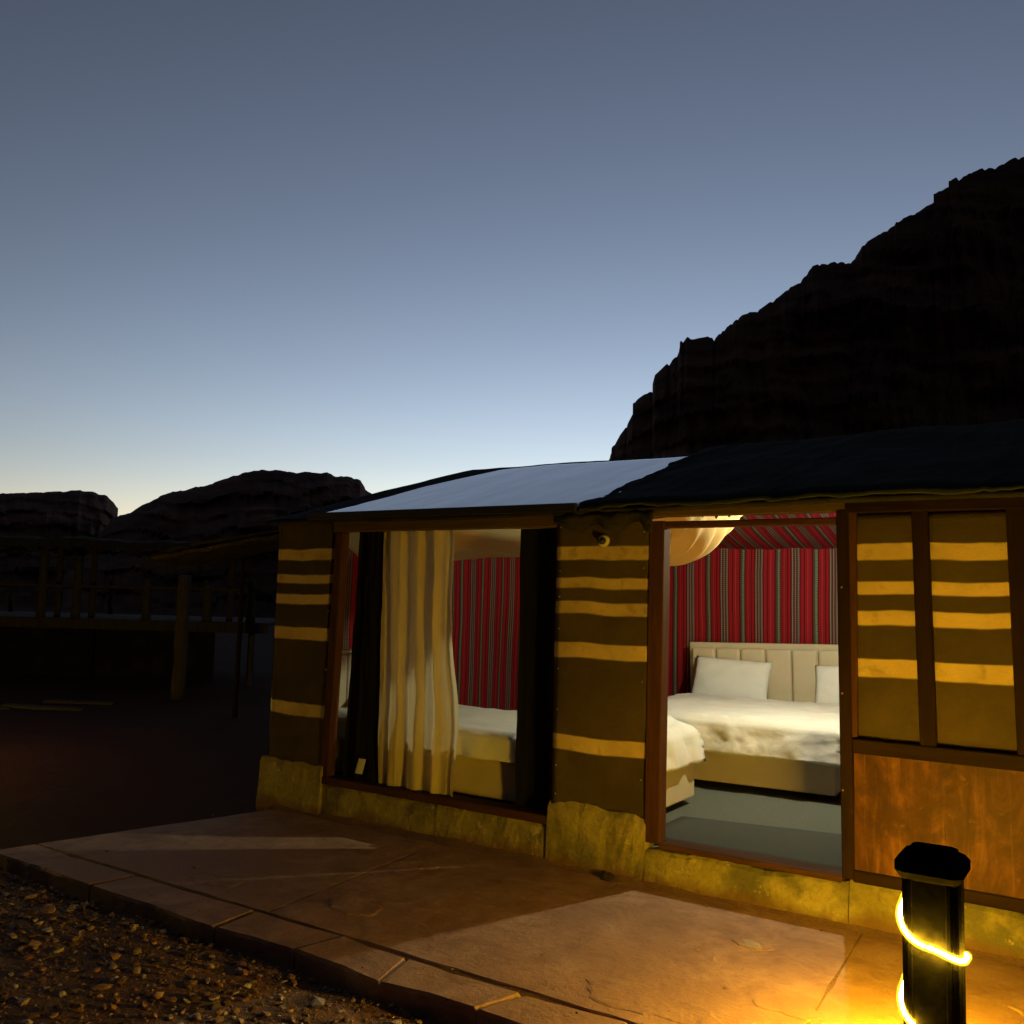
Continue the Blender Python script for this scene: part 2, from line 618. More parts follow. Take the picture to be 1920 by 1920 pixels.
def slab(poly, z=0.0, thick=.115, worn=.011):
    """one flagstone: an irregular prism with worn edges"""
    cx, cy = sum(p[0] for p in poly) / len(poly), sum(p[1] for p in poly) / len(poly)
    ring = []
    for i, p in enumerate(poly):
        q = poly[(i + 1) % len(poly)]
        L = math.hypot(q[0] - p[0], q[1] - p[1])
        n = max(1, int(L / .11))
        for k in range(n):
            t = k / n
            x, y = p[0] + (q[0] - p[0]) * t, p[1] + (q[1] - p[1]) * t
            w = .013 * noise.noise(Vector((x * 4, y * 4, 5))) + .008 * noise.noise(Vector((x * 15, y * 15, 9)))
            dx, dy = x - cx, y - cy
            l = math.hypot(dx, dy)
            ring.append((x + dx / l * (w - .006), y + dy / l * (w - .006)))
    n = len(ring)
    V, F = [], []
    tilt = (random.uniform(-.003, .003), random.uniform(-.003, .003))
    for s_, zz in ((1, -thick), (1, -.016 if worn > .008 else -.008), (.5, 0)):
        for x, y in ring:
            dx, dy = x - cx, y - cy
            l = math.hypot(dx, dy)
            k = 0 if s_ == 1 else worn + .7 * worn * noise.noise(Vector((x * 9, y * 9, 2)))
            V.append((x - dx / l * k, y - dy / l * k, z + zz + (dx * tilt[0] + dy * tilt[1] if zz > -.1 else 0)))
    for r_ in (0, 1):
        for i in range(n):
            a, b = r_ * n + i, r_ * n + (i + 1) % n
            F.append((a, b, b + n, a + n))
    F.append(tuple(range(2 * n, 3 * n)))
    return mesh('paving_slab', V, F, FLAG, pav)


cuts = [-6.13, -5.02, -3.92, -3.38, -2.81, -2.31, -1.70, -1.12, -.45, .25, 1.0, 1.7, 2.4]
skew = [0, .05, -.03, .06, -.07, .08, -.03, .05, -.06, .03, -.04, .02, 0]
back = lambda x: 3.575 + .02 * math.sin(x * 3.1)
for i in range(len(cuts) - 1):
    a, b = cuts[i], cuts[i + 1]
    sa, sb = skew[i], skew[i + 1]
    slab([(a, 3.30 + .02 * math.sin(a * 5)), (b, 3.30 + .02 * math.sin(b * 5)), (b + sb, back(b)), (a + sa if i else a + .06, back(a))], random.uniform(-.006, .004))
bc = [(-6.05, -5.62), (-3.86, -4.02), (-1.12, -1.22), (1.3, 1.25), (2.4, 2.4)]
for i in range(len(bc) - 1):
    (a0, a1), (b0, b1) = bc[i], bc[i + 1]
    slab([(a0, back(a0)), (b0, back(b0)), (b1, 5.34), (a1, 5.34)], random.uniform(-.0015, .001), worn=.005)


# sand blown against the foot of the wall
def drift(u, v):
    x = -5.7 + 8.0 * u
    w = .13 + .10 * noise.noise(Vector((x * 1.3, 0, 3))) + .05 * noise.noise(Vector((x * 5, 0, 8)))
    y = 5.36 - max(.02, w) * v
    return (x, y, -.003 + (.034 + .02 * noise.noise(Vector((x * 2.2, 1, 5)))) * (1 - v) ** 1.6 + .005 * fbm(x * 9, y * 9, 2) * (1 - v))


V, F = grid(320, 10, drift)
o = mesh('sand_drift', V, F, BEDSAND, smooth=True)
o['kind'] = 'stuff'
tag(o, 'thin drift of brown sand along the foot of the plaster plinth', 'sand')

# raised flakes where the sandstone has split in layers
def flake(x, y, r_, seed, hgt):
    n = 26
    V, F = [], []
    for k, (sc_, z) in enumerate(((1.0, -.004), (.97, hgt * .55), (.90, hgt), (.45, hgt * 1.05))):
        for i in range(n):
            a = 6.283 * i / n
            q = 1 + .42 * noise.noise(Vector((math.cos(a) * 1.1, math.sin(a) * 1.1, seed))) + .16 * noise.noise(Vector((math.cos(a) * 4, math.sin(a) * 4, seed + 4)))
            V.append((x + r_ * q * sc_ * math.cos(a) * 1.5, y + r_ * q * sc_ * math.sin(a) * .8, z + .002 * noise.noise(Vector((i * .9, k, seed)))))
    for k in range(3):
        for i in range(n):
            F.append((k * n + i, k * n + (i + 1) % n, (k + 1) * n + (i + 1) % n, (k + 1) * n + i))
    F.append(tuple(range(3 * n, 4 * n)))
    o = mesh('stone_flake', V, F, FLAG, pav)
    return o


for k, (x, y, r_, hg) in enumerate(((-3.55, 3.92, .12, .006), (-4.5, 3.78, .12, .004), (-1.75, 3.80, .2, .005), (-1.62, 4.72, .07, .004), (-3.78, 4.78, .09, .005), (-1.25, 4.1, .1, .004), (-.3, 4.7, .14, .006))):
    flake(x, y, r_, k * 3.7, hg)

# ---- gravel strip in front of the pavement
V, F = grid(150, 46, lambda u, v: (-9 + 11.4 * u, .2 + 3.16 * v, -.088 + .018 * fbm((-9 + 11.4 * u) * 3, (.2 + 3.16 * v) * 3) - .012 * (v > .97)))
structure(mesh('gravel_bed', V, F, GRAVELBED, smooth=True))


def ico():
    bm = bmesh.new()
    bmesh.ops.create_icosphere(bm, subdivisions=1, radius=1)
    v = np.array([list(q.co) for q in bm.verts])
    f = np.array([[q.index for q in p.verts] for p in bm.faces])
    bm.free()
    return v, f


ICO_V, ICO_F = ico()
PAL = np.array([(.28, .16, .09), (.38, .24, .14), (.17, .10, .065), (.46, .33, .22), (.33, .16, .08), (.55, .45, .34), (.11, .08, .06), (.40, .22, .11)])


def stone_verts(size, flat=.55):
    d = ICO_V * (1 + rng.uniform(-.38, .32, (len(ICO_V), 1)))
    d = d * np.array([1, rng.uniform(.45, .9), rng.uniform(min(.22, flat * .6), flat)]) * size
    a = rng.uniform(0, 6.283)
    tx = rng.uniform(-.4, .4)
    Rz = np.array([[math.cos(a), -math.sin(a), 0], [math.sin(a), math.cos(a), 0], [0, 0, 1]])
    Rx = np.array([[1, 0, 0], [0, math.cos(tx), -math.sin(tx)], [0, math.sin(tx), math.cos(tx)]])
    return d @ Rx.T @ Rz.T


def color_attr(me, cols):
    at = me.color_attributes.new('Col', 'FLOAT_COLOR', 'POINT')
    flat = np.ones((len(me.vertices), 4), np.float32)
    flat[:, :3] = cols
    at.data.foreach_set('color', flat.ravel())


N = 24000
VV, FF, CC = [], [], []
for i in range(N):
    x = rng.uniform(-7.2, -.4)
    y = 3.28 - 2.6 * rng.uniform(0, 1) ** 1.25
    s = min(.03, .0034 * math.exp(rng.normal(.4, .8)))
    v = stone_verts(s) + np.array([x, y, -.088 + .018 * fbm(x * 3, y * 3) + s * .3])
    VV.append(v)
    FF.append(ICO_F + len(ICO_V) * i)
    CC.append(np.repeat((PAL[rng.integers(len(PAL))] * rng.uniform(.6, 1.35))[None], len(ICO_V), 0))
for i in range(N, N + 260):                              # grit spilled on to the paving
    x = rng.uniform(-6, -.2)
    y = 3.34 + 1.9 * rng.uniform(0, 1) ** 2.2
    if rng.uniform() < .3:
        y = rng.uniform(5.1, 5.3)
    s = .003 * math.exp(rng.normal(.1, .5))
    VV.append(stone_verts(s) + np.array([x, y, .002 + s * .3]))
    FF.append(ICO_F + len(ICO_V) * i)
    CC.append(np.repeat((PAL[rng.integers(len(PAL))] * rng.uniform(.7, 1.2))[None], len(ICO_V), 0))
g = mesh('gravel', np.concatenate(VV).tolist(), np.concatenate(FF).tolist(), GRAVEL)
color_attr(g.data, np.concatenate(CC))
g['kind'] = 'stuff'
tag(g, 'loose brown gravel spread in front of the flagstone pavement', 'gravel')

# larger single stones in the gravel
spots = [(-3.87, 2.64, .05), (-4.0, 2.36, .045), (-3.0, 3.1, .055), (-4.5, 2.9, .04), (-5.0, 3.05, .05), (-4.9, 2.8, .035), (-4.2, 2.95, .035), (-3.6, 2.9, .04), (-3.3, 2.7, .035),
         (-2.75, 3.0, .045), (-2.95, 2.85, .03), (-4.7, 3.12, .03), (-5.3, 3.12, .045), (-5.5, 2.95, .04), (-3.5, 3.12, .03), (-4.35, 2.6, .03), (-3.1, 2.9, .03), (-2.6, 3.16, .035),
         (-4.05, 3.1, .025), (-3.75, 2.45, .03), (-5.15, 2.85, .03), (-4.6, 2.68, .03), (-2.45, 3.05, .03), (-3.25, 3.2, .022)]
for k, (x, y, s) in enumerate(spots):
    v = stone_verts(s * .9, .5)
    o = mesh('stone', v.tolist(), ICO_F.tolist(), GRAVEL)
    o.data.polygons.foreach_set('use_smooth', [False] * len(o.data.polygons))
    color_attr(o.data, np.tile(PAL[[1, 3, 5, 0][k % 4]] * rng.uniform(.8, 1.2), (len(v), 1)))
    o.location = (x, y, -.085 + s * .12)
    tag(o, 'larger angular stone lying loose in the gravel by the pavement', 'stone', 'loose stones in the gravel')
for k, (x, y, a, L) in enumerate([(-4.75, 2.98, .9, .12), (-4.55, 2.62, .2, .10), (-4.9, 2.7, -.2, .16), (-3.35, 2.78, 1.1, .13), (-3.9, 2.95, .5, .09), (-4.2, 2.75, -.4, .12), (-5.1, 3.0, .1, .11)]):
    V, F = tube([(-L / 2, 0, 0), (-L * .1, .006, .004), (L * .2, -.004, .003), (L / 2, .004, 0)], [.0035, .005, .0045, .003], 6)
    o = mesh('twig', V, F, GREYWOOD, smooth=True)
    o.location = (x, y, -.072)
    o.rotation_euler = (0, random.uniform(-.1, .1), a)
    tag(o, 'thin dry twig lying on the gravel by the pavement', 'twig', 'twigs on the gravel')

# ================================================================== THE HUT
WY = 5.37                                   # front wall plane
FL = .22                                    # room floor
hut = thing('tent_hut', 'long desert hut with striped brown cloth walls, open window and doorway lit from inside', 'hut', (-2.2, 7.4, 0))


def part(name, V, F, mat, parent=hut, smooth=False):
    return mesh(name, V, F, mat, parent, smooth, world_coords=True)


# plinth: irregular plaster blocks
def plinth(x0, x1, yf, top0, top1, name='plinth'):
    n = max(4, int((x1 - x0) / .035))
    prof = [(0.13, 0.0), (0.0, 0.0), (0, .25), (0, .5), (0, .75), (.0, .93), (.02, 1.0), (.13, 1.0)]

    def f(u, v):
        k = int(round(v * (len(prof) - 1)))
        dy, t = prof[k]
        x = x0 + (x1 - x0) * u
        top = top0 + (top1 - top0) * u + .022 * noise.noise(Vector((x * 6, yf, 1))) + .012 * noise.noise(Vector((x * 22, yf, 2)))
        z = -.12 + (top + .12) * t
        y = yf + dy + (.014 * fbm(x * 4, z * 6, 7) + .008 * noise.noise(Vector((x * 18, z * 18, 4))) - (.025 * (1 - t) if k else 0) if k not in (0, 7) else 0)
        return (x, y, z)
    V, F = grid(n, len(prof), f)
    n0 = n
    F.append(tuple(j * n0 for j in range(len(prof) - 1, -1, -1)))
    F.append(tuple(j * n0 + n0 - 1 for j in range(len(prof))))
    return part(name, V, F, PLASTER)


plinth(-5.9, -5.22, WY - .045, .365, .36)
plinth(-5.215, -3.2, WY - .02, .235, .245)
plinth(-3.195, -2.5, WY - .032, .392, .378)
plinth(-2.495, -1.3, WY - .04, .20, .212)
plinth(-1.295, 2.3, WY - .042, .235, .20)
# plinths of the other walls
box('plinth', (-5.9, -5.72), (WY + .09, 9.6), (-.12, .33), PLASTER, hut, .01)
box('plinth', (-5.71, 2.3), (9.42, 9.6), (-.12, .33), PLASTER, hut, .01)
box('plinth', (2.12, 2.3), (WY + .09, 9.41), (-.12, .33), PLASTER, hut, .01)
# room floor
box('room_floor', (-5.70, 2.1), (WY + .10, 9.41), (.05, FL), CARPET, hut, 0)


def cloth_panel(x0, x1, z0, z1, y=WY, amp=.012, name='wall_cloth', rag=.0, seed=0, flip=False):
    nx, nz = max(6, int((x1 - x0) / .04)), int((z1 - z0) / .04)

    def f(u, v):
        x, z = x0 + (x1 - x0) * u, z0 + (z1 - z0) * v
        e = math.sin(math.pi * min(1, max(0, u))) ** .5
        yy = y - amp * (fbm(x * 2.2 + seed, z * 1.1) * e + .6 * e * math.sin(z * 5 + seed))
        if v == 0:
            z += rag * fbm(x * 9, seed, 0)
        return (x, yy, z)
    V, F = grid(nx, nz, f)
    o = part(name, V, F, CLOTH, smooth=True)
    s = o.modifiers.new('thickness', 'SOLIDIFY')
    s.thickness = .006
    s.offset = 1
    return o


def post(x0, x1, y0, y1, z0, z1, lean=0.0, mat=WOOD, name='post'):
    bm = box_bm((x0, x1), (y0, y1), (z0, z1), .006)
    for v in bm.verts:
        v.co.x += lean * (v.co.z - z0) / (z1 - z0)
    me = bpy.data.meshes.new(name)
    bm.to_mesh(me)
    bm.free()
    return link(name, me, mat, hut, True)


cloth_panel(-5.84, -5.215, .34, 2.27, WY - .005, .012, rag=.02, seed=1)
cloth_panel(-3.175, -2.485, .37, 2.27, WY - .014, .02, rag=.02, seed=2)
cloth_panel(-1.285, -.905, .955, 2.21, WY + .015, .006, seed=3)
cloth_panel(-.895, -.455, .955, 2.21, WY + .015, .006, seed=4)
cloth_panel(-.445, .03, .955, 2.21, WY + .015, .006, seed=5)
cloth_panel(.04, .53, .955, 2.21, WY + .015, .006, seed=6)
cloth_panel(.54, 1.33, .955, 2.21, WY + .015, .006, seed=7)
cloth_panel(1.34, 2.23, .955, 2.21, WY + .015, .006, seed=8)
# window frame
post(-5.255, -5.175, WY - .025, WY + .06, .28, 2.17, .055)
post(-3.215, -3.15, WY + .02, WY + .09, .25, 2.2, -.012, WOODD)
box('window_sill', (-5.24, -3.165), (WY - .035, WY + .12), (.232, .288), WOODX, hut, .006)
box('window_lintel', (-5.23, -3.18), (WY - .02, WY + .06), (2.172, 2.276), BOARD, hut, .006)
# door frame
post(-2.512, -2.412, WY - .03, WY + .075, .235, 2.195, .012)
post(-1.338, -1.272, WY - .032, WY + .06, .235, 2.235, -.022, WOODD)
box('door_lintel', (-2.50, -1.35), (WY - .02, WY + .06), (2.152, 2.192), WOODX, hut, .005)
box('door_transom', (-2.53, -1.30), (WY - .028, WY + .05), (2.222, 2.30), BOARD, hut, .006)
box('door_sill', (-2.41, -1.335), (WY - .04, WY + .11), (.212, .246), WOODX, hut, .006)
# right hand panels: mullions, rails, plywood
for x0, x1 in ((-.937, -.855), (-.487, -.403), (-.002, .082), (.498, .582), (1.298, 1.382)):
    post(x0, x1, WY - .03, WY + .06, .95, 2.23, -.03, WOODD)
box('door_frame_stile', (-1.305, -1.255), (WY - .018, WY + .05), (.985, 2.22), WOOD, hut, .004)
box('middle_rail', (-1.28, 2.25), (WY - .04, WY + .07), (.905, .982), WOODDX, hut, .006)
box('top_rail', (-1.31, 2.25), (WY - .038, WY + .07), (2.212, 2.305), WOODDX, hut, .006)
box('bottom_rail', (-1.28, 2.25), (WY - .036, WY + .06), (.225, .29), WOODDX, hut, .006)
for x0, x1 in ((-1.275, -.30), (-.295, .70), (.705, 2.2)):
    box('plywood_panel', (x0, x1), (WY - .022, WY + .03), (.285, .91), PLY, hut, .003)
# side and back walls of the hut
for nm, V, F, mat in (
        ('side_wall_cloth', [(-5.87, WY + .01, .3), (-5.87, 9.55, .3), (-5.87, 9.55, 2.28), (-5.87, 7.5, 2.9), (-5.87, WY + .01, 2.26)], [(0, 1, 2, 3, 4)], CLOTH),
        ('side_wall_cloth', [(2.27, WY + .01, .3), (2.27, 9.55, .3), (2.27, 9.55, 2.28), (2.27, 7.5, 2.9), (2.27, WY + .01, 2.26)], [(0, 1, 2, 3, 4)], CLOTH),
        ('back_wall_cloth', [(-5.87, 9.56, .3), (2.27, 9.56, .3), (2.27, 9.56, 2.28), (-5.87, 9.56, 2.28)], [(0, 1, 2, 3)], CLOTH)):
    part(nm, V, F, mat)
# red inner linings
V, F = grid(120, 24, lambda u, v: (-5.78 + 7.95 * u, 9.40 + .012 * math.sin(u * 130) + .02 * fbm(u * 9, v * 2), FL + 2.09 * v))
part('inner_back_lining', V, F, RED_BACK, smooth=True)
V, F = grid(60, 24, lambda u, v: (-5.77 + .012 * math.sin(u * 60) + .015 * fbm(u * 7, v * 2, 4), WY + .08 + 3.94 * u, FL + 2.07 * v))
part('inner_side_lining', V, F, RED_SIDE, smooth=True)
V, F = grid(60, 24, lambda u, v: (2.17 - .012 * math.sin(u * 60), WY + .08 + 3.94 * u, FL + 2.07 * v))
part('inner_side_lining', V, F, RED_SIDE, smooth=True)
V, F = grid(40, 24, lambda u, v: (-1.26 + 3.4 * u, WY + .085 + .01 * math.sin(u * 40), FL + 2.03 * v))
part('inner_front_lining', V, F, RED_BACK, smooth=True)


def zceil(y):
    return 2.27 + (min(y, 14.9 - y) - 5.4) * .26


V, F = grid(100, 40, lambda u, v: (-5.79 + 7.97 * u, 5.41 + 4.01 * v, zceil(5.41 + 4.01 * v) - .03 - .03 * abs(math.sin(v * 9)) + .02 * fbm(u * 12, v * 3)))
part('ceiling_cloth', V, F, RED_CEIL, smooth=True)


# ---- roof
def zroof(x, y):
    k = (2.965 - 2.30) / (7.5 - 5.37)
    d = min(y, 15.0 - y) - 5.37
    lift = .045 * max(0, min(1, (x + 3.2) / 2.2))
    return 2.30 + k * d + lift * (.6 + .25 * d) + .012 * fbm(x * 1.1, y * 1.1, 2)


def roof_patch(name, x0, x1, y0, y1, off, mat, parent=hut, edge=None, thick=.012, nx=120, ny=40, drop=0.0):
    def f(u, v):
        y = y0 + (y1 - y0) * v
        xa, xb = (edge(y) if edge else (x0, x1))
        x = xa + (xb - xa) * u
        z = zroof(x, y) + off
        if drop:
            sm = abs((x + .35 * fbm(y * .6, 4)) % 1.15 - .575)
            z += .010 * math.exp(-(sm / .02) ** 2) + .014 * fbm(x * 2.6, y * 1.3, 9) + .008 * abs(fbm(x * 6, y * 2, 11))
        if drop and v == 0:
            z -= drop + .03 * fbm(x * 3, 1)
        return (x, y, z)
    V, F = grid(nx, ny, f)
    o = part(name, V, F, mat, parent, smooth=True)
    s = o.modifiers.new('thickness', 'SOLIDIFY')
    s.thickness = thick
    s.offset = -1
    return o


def roof_edge(y):
    d = (min(y, 15 - y) - 5.25) / 2.25
    return (-5.93 + .50 * max(0, d) + .02 * fbm(y * 4, 3), 2.42)


roof = roof_patch('roof', 0, 0, 5.27, 9.75, 0.0, DARKCLOTH, edge=roof_edge, thick=.03, ny=70)


def sheet_f(u, v):
    # front slope, X -5.3 .. -2.8, top edge ragged
    xa = -5.36 + .22 * v + .02 * fbm(v * 6, 8)
    xb = -2.85
    x = xa + (xb - xa) * u
    ytop = 6.02 + 1.06 * min(1, max(0, (x + 5.25) / .42)) ** .8 + .13 * min(1, max(0, (x + 4.9) / .5)) + .012 * fbm(x * 5, 2) - .05 * max(0, (x + 4.3) / 1.5)
    y = 5.30 + (ytop - 5.30) * v
    z = zroof(x, y) + .024 - .012 * fbm(x * 1.1, y * 1.1, 2) + .002 * fbm(x * 2.2, y * .8, 6)
    if v == 0:
        z -= .014
    return (x, y, z)


V, F = grid(90, 40, sheet_f)
o = part('white_roof_sheet', V, F, SHEET, smooth=True)
s = o.modifiers.new('thickness', 'SOLIDIFY')
s.thickness = .006
s.offset = 1
o['label'] = 'pale plastic sheet stretched over the roof slope'


def tarp_edge(y):
    return (-2.96 + .035 * fbm(y * 3.3, 1) + .02 * math.sin(y * 9), 2.46)


tarp = roof_patch('tarpaulin', 0, 0, 5.255, 9.8, .042, TARP, edge=tarp_edge, thick=.012, nx=300, ny=64, drop=.03)
tarp['label'] = 'dark green tarpaulin draped over the roof ridge'
# eave board and the torn cloth rolled up below the eave
box('eave_board', (-5.42, -2.98), (5.245, 5.268), (2.262, 2.318), BLACK, hut, .004)


def flap(u, v):
    x = -3.16 + .72 * u
    z = 2.285 - v * (.10 + .055 * fbm(x * 5, 3) + .05 * math.sin(u * 8) ** 2)
    y = 5.30 + .03 * math.sin(x * 21) * v + .02 * fbm(x * 7, v * 3) - .03 * math.sin(v * 3.1)
    return (x, y, z)


V, F = grid(60, 12, flap)
o = part('torn_eave_cloth', V, F, DARKCLOTH, smooth=True)
o.modifiers.new('thickness', 'SOLIDIFY').thickness = .006
# nails along the cloth edges
nv, nf = tube([(0, 0, 0), (0, -.004, 0)], [.006, .004], 8)
nme = bpy.data.meshes.new('nail')
nme.from_pydata([tuple(v) for v in nv], [], nf)
nme.materials.append(METAL)
for x, zs in ((-3.14, (2.17, 1.98, 1.88, 1.71, 1.5, 1.24, .98, .62, .44)), (-2.535, (2.13, 1.9, 1.62, 1.2, .6)), (-5.23, (1.95, 1.55, 1.1)), (-1.33, (1.22, 1.8, .7))):
    for z in zs:
        o = link('nail', nme, METAL, hut, True)
        o.location = (x, WY - .031 if x > -3.2 else WY - .03, z)
# small lamp holder without a bulb above the first stripe
wl = thing('lamp_fitting', 'small round pale lamp fitting on the striped cloth between window and doorway', 'lamp fitting', (-2.824, WY - .02, 2.076))
V, F = tube([(0, .02, 0), (0, -.008, 0), (0, -.012, 0)], [.04, .038, .03], 24)
mesh('base_plate', V, F, CERAMIC, wl, True)
V, F = tube([(0, -.01, 0), (0, -.03, -.004), (0, -.045, -.008)], [.022, .022, .018], 18)
mesh('socket', V, F, BLACK, wl, True)
V, F = tube([(.0, .0, .035), (-.02, .005, .07), (-.05, .006, .09), (-.06, .01, .15)], .004, 6)
mesh('cable', V, F, BLACK, wl, True)


# ---- curtains in the window
def curtain(name, top, bot, y, z0, z1, folds, amp, mat, label, seed=0, swell=None, nx=120):
    def f(u, v):
        xa = bot[0] + (top[0] - bot[0]) * v
        xb = bot[1] + (top[1] - bot[1]) * v
        if swell:
            xb += swell(v)
        uu = u + .03 * fbm(u * 3, v * 1.5, seed)
        x = xa + (xb - xa) * u
        a = amp * (.75 + .5 * fbm(u * 2, v, seed + 3))
        ph = folds * 6.283 * (uu + .012 * math.sin(v * 4 + seed)) + .5 * fbm(u * 2, v * 2.3, seed)
        yy = y + a * (math.sin(ph) + .35 * math.sin(2.3 * ph + 1 + seed)) + .015 * fbm(u * 3, v * 4, seed)
        return (x + .006 * math.sin(ph * 1.7), yy, z0 + (z1 - z0) * v - (.012 * math.sin(u * 14 + seed) if v == 0 else 0))
    V, F = grid(nx, 60, f)
    return tag(mesh(name, V, F, mat, smooth=True), label, 'curtain')


curtain('curtain', (-4.77, -4.07), (-4.73, -4.02), WY + .055, .275, 2.175, 3.6, .030, CURTAIN, 'cream curtain hanging in folds between two black curtains in the window', 2,
        lambda v: .05 * math.exp(-((v - .30) / .16) ** 2) - .03 * math.exp(-((v - .75) / .25) ** 2))
bcl = curtain('curtain', (-5.03, -4.74), (-5.10, -4.72), WY + .07, .275, 2.175, 2.5, .008, BLACKCURTAIN, 'black curtain with a white tag beside the window post, left of cream curtain', 5, None, 40)
curtain('curtain', (-3.56, -3.18), (-3.545, -3.16), WY + .125, .27, 2.2, 2.2, .006, BLACKCURTAIN, 'plain black curtain between the cream curtain and the striped cloth panel', 6, None, 40)
V, F = grid(4, 5, lambda u, v: (-4.955 + .075 * u + .02 * v + .014 * v, WY + .045 - .004 * math.sin(u * 3), .335 + .115 * v))
mesh('tag', V, F, PAPER, bcl)
V, F = tube([(-5.2, WY + .09, 2.185), (-3.22, WY + .09, 2.185)], .012, 10)
part('curtain_rail', V, F, METAL, smooth=True)


# ---- ceiling drape: cloth swag slung below the ceiling along the front of the room
def drape(u, v):
    x = -5.6 + 3.17 * u
    e = min(1, (1 - u) / .10)
    rise = 1 - math.sqrt(max(0, 1 - (1 - e) ** 2))
    y0, y1 = 5.72, 6.95
    y = y0 + (y1 - y0) * v
    sag = math.sin(math.pi * v) ** .8
    zt = 2.24 + .10 * v
    dep = (.275 + .03 * math.sin(x * 2)) * (1 - rise)
    fold = .06 * math.sin(v * 34 + (1 - u) * 26 + 2 * fbm(u * 5, v * 2)) * sag * (.35 + .65 * math.exp(-(1 - u) * 7))
    return (x - .02 * sag, y, zt - dep * sag + rise * .06 + fold)


V, F = grid(150, 60, drape)
tag(mesh('ceiling_drape', V, F, DRAPE, smooth=True), 'cream cloth swag slung under the ceiling, lit bright behind the door top', 'drape')

# ---- lamp in the room
lamp = thing('ceiling_lamp', 'bare round bulb hanging from the red ceiling inside the room', 'lamp', (-1.8, 7.0, 2.45))
bm = bmesh.new()
bmesh.ops.create_uvsphere(bm, u_segments=20, v_segments=12, radius=.03)
me = bpy.data.meshes.new('bulb')
bm.to_mesh(me)
bm.free()
me.polygons.foreach_set('use_smooth', [True] * len(me.polygons))
link('bulb', me, BULB, lamp)
V, F = tube([(0, 0, .022), (0, 0, .07), (0, 0, .09)], [.018, .022, .012], 14)
mesh('lamp_holder', V, F, BLACK, lamp, True)
V, F = tube([(0, 0, .085), (0, 0, .20)], .004, 6)
mesh('cord', V, F, BLACK, lamp, True)


# ---- beds
def cushion(name, w, d, h, mat, parent=None, puff=.5, seed=0):
    """flat pillow lying in XY, thickness in Z"""
    def f(side):
        def g_(u, v):
            a, b = 2 * u - 1, 2 * v - 1
            t = (max(0, 1 - abs(a) ** 3.2) * max(0, 1 - abs(b) ** 3.2)) ** puff
            px = 1 - .07 * (1 - abs(a) ** 2) * abs(b) ** 6
            x = a * w / 2 * (1 - .05 * (1 - b * b) * abs(a) ** 8)
            y = b * d / 2 * (1 - .07 * (1 - a * a) * abs(b) ** 8)
            return (x, y, side * h / 2 * t + .012 * fbm(a * 2.2 + seed, b * 2.2, side) * t + .006 * math.sin(a * 9 + b * 14 + seed) * t * abs(a))
        return grid(28, 20, g_)
    V1, F1 = f(1)
    V2, F2 = f(-1)
    n = len(V1)
    me = bpy.data.meshes.new(name)
    bm = bmesh.new()
    vs_ = [bm.verts.new(v) for v in V1 + V2]
    for q in F1:
        bm.faces.new([vs_[i] for i in q])
    for q in F2:
        bm.faces.new([vs_[i + n] for i in reversed(q)])
    bmesh.ops.remove_doubles(bm, verts=bm.verts, dist=.0008)
    bm.to_mesh(me)
    bm.free()
    me.polygons.foreach_set('use_smooth', [True] * len(me.polygons))
    return link(name, me, mat, parent)


def duvet(name, x0, x1, y0, y1, top, drops, mat, label, loc, rotz, puff=.02, seed=0, wr=.012, n=(90, 90), cat='duvet', corner=.9):
    """drops = (x-, x+, y-, y+) lengths hanging over each edge"""
    L0, L1, B0, B1 = drops
    ux0, ux1, vy0, vy1 = x0 - L0, x1 + L1, y0 - B0, y1 + B1

    def f(u, v):
        a, b = ux0 + (ux1 - ux0) * u, vy0 + (vy1 - vy0) * v
        x, y = min(max(a, x0), x1), min(max(b, y0), y1)
        dx = max(0, x0 - a, a - x1)
        dy = max(0, y0 - b, b - y1)
        sx = -1 if a < x0 else 1
        sy = -1 if b < y0 else 1
        down = max(dx, dy) + corner * min(dx, dy)
        rr = .05
        k = min(1, down / rr)
        z = top - down + (.02 * k)
        q1 = fbm(a * 1.6 + seed, b * 2.4, seed, 2)
        w_ = wr * (fbm(a * 3.1 + seed, b * 3.1, seed) + 1.3 * (1 - min(1, abs(fbm(a * 2.2 + q1, b * 3.4 + seed, seed + 2, 3)) * 3.2)) + .7 * (1 - min(1, abs(fbm(a * 5 + 2 * q1, b * 4 + seed, seed + 9, 2)) * 3)))
        inner = min(1, min(x - x0, x1 - x, y - y0, y1 - y) / .15)
        z += puff * max(0, inner) + w_ * (1 if down == 0 else .12)
        hang = .014 * math.sin((a if dy > dx else b) * 13 + 3 * fbm(a * 3, b * 3, seed)) * min(1, down / .12) + .03 * k + .16 * down
        if dx > 0:
            x += sx * (hang + w_ * .25 + .25 * min(dx, dy))
        if dy > 0:
            y += sy * (hang + w_ * .25 + .25 * min(dx, dy))
        if down > 0 and (u in (0, 1) or v in (0, 1)):
            z += .012 * fbm(a * 2.2, b * 2.2, seed + 5)
        return (x, y, z)
    V, F = grid(n[0], n[1], f)
    o = mesh(name, V, F, mat, smooth=True)
    o.location = loc
    o.rotation_euler = (0, 0, rotz)
    s_ = o.modifiers.new('thickness', 'SOLIDIFY')
    s_.thickness = .018
    s_.offset = 1
    return tag(o, label, cat)


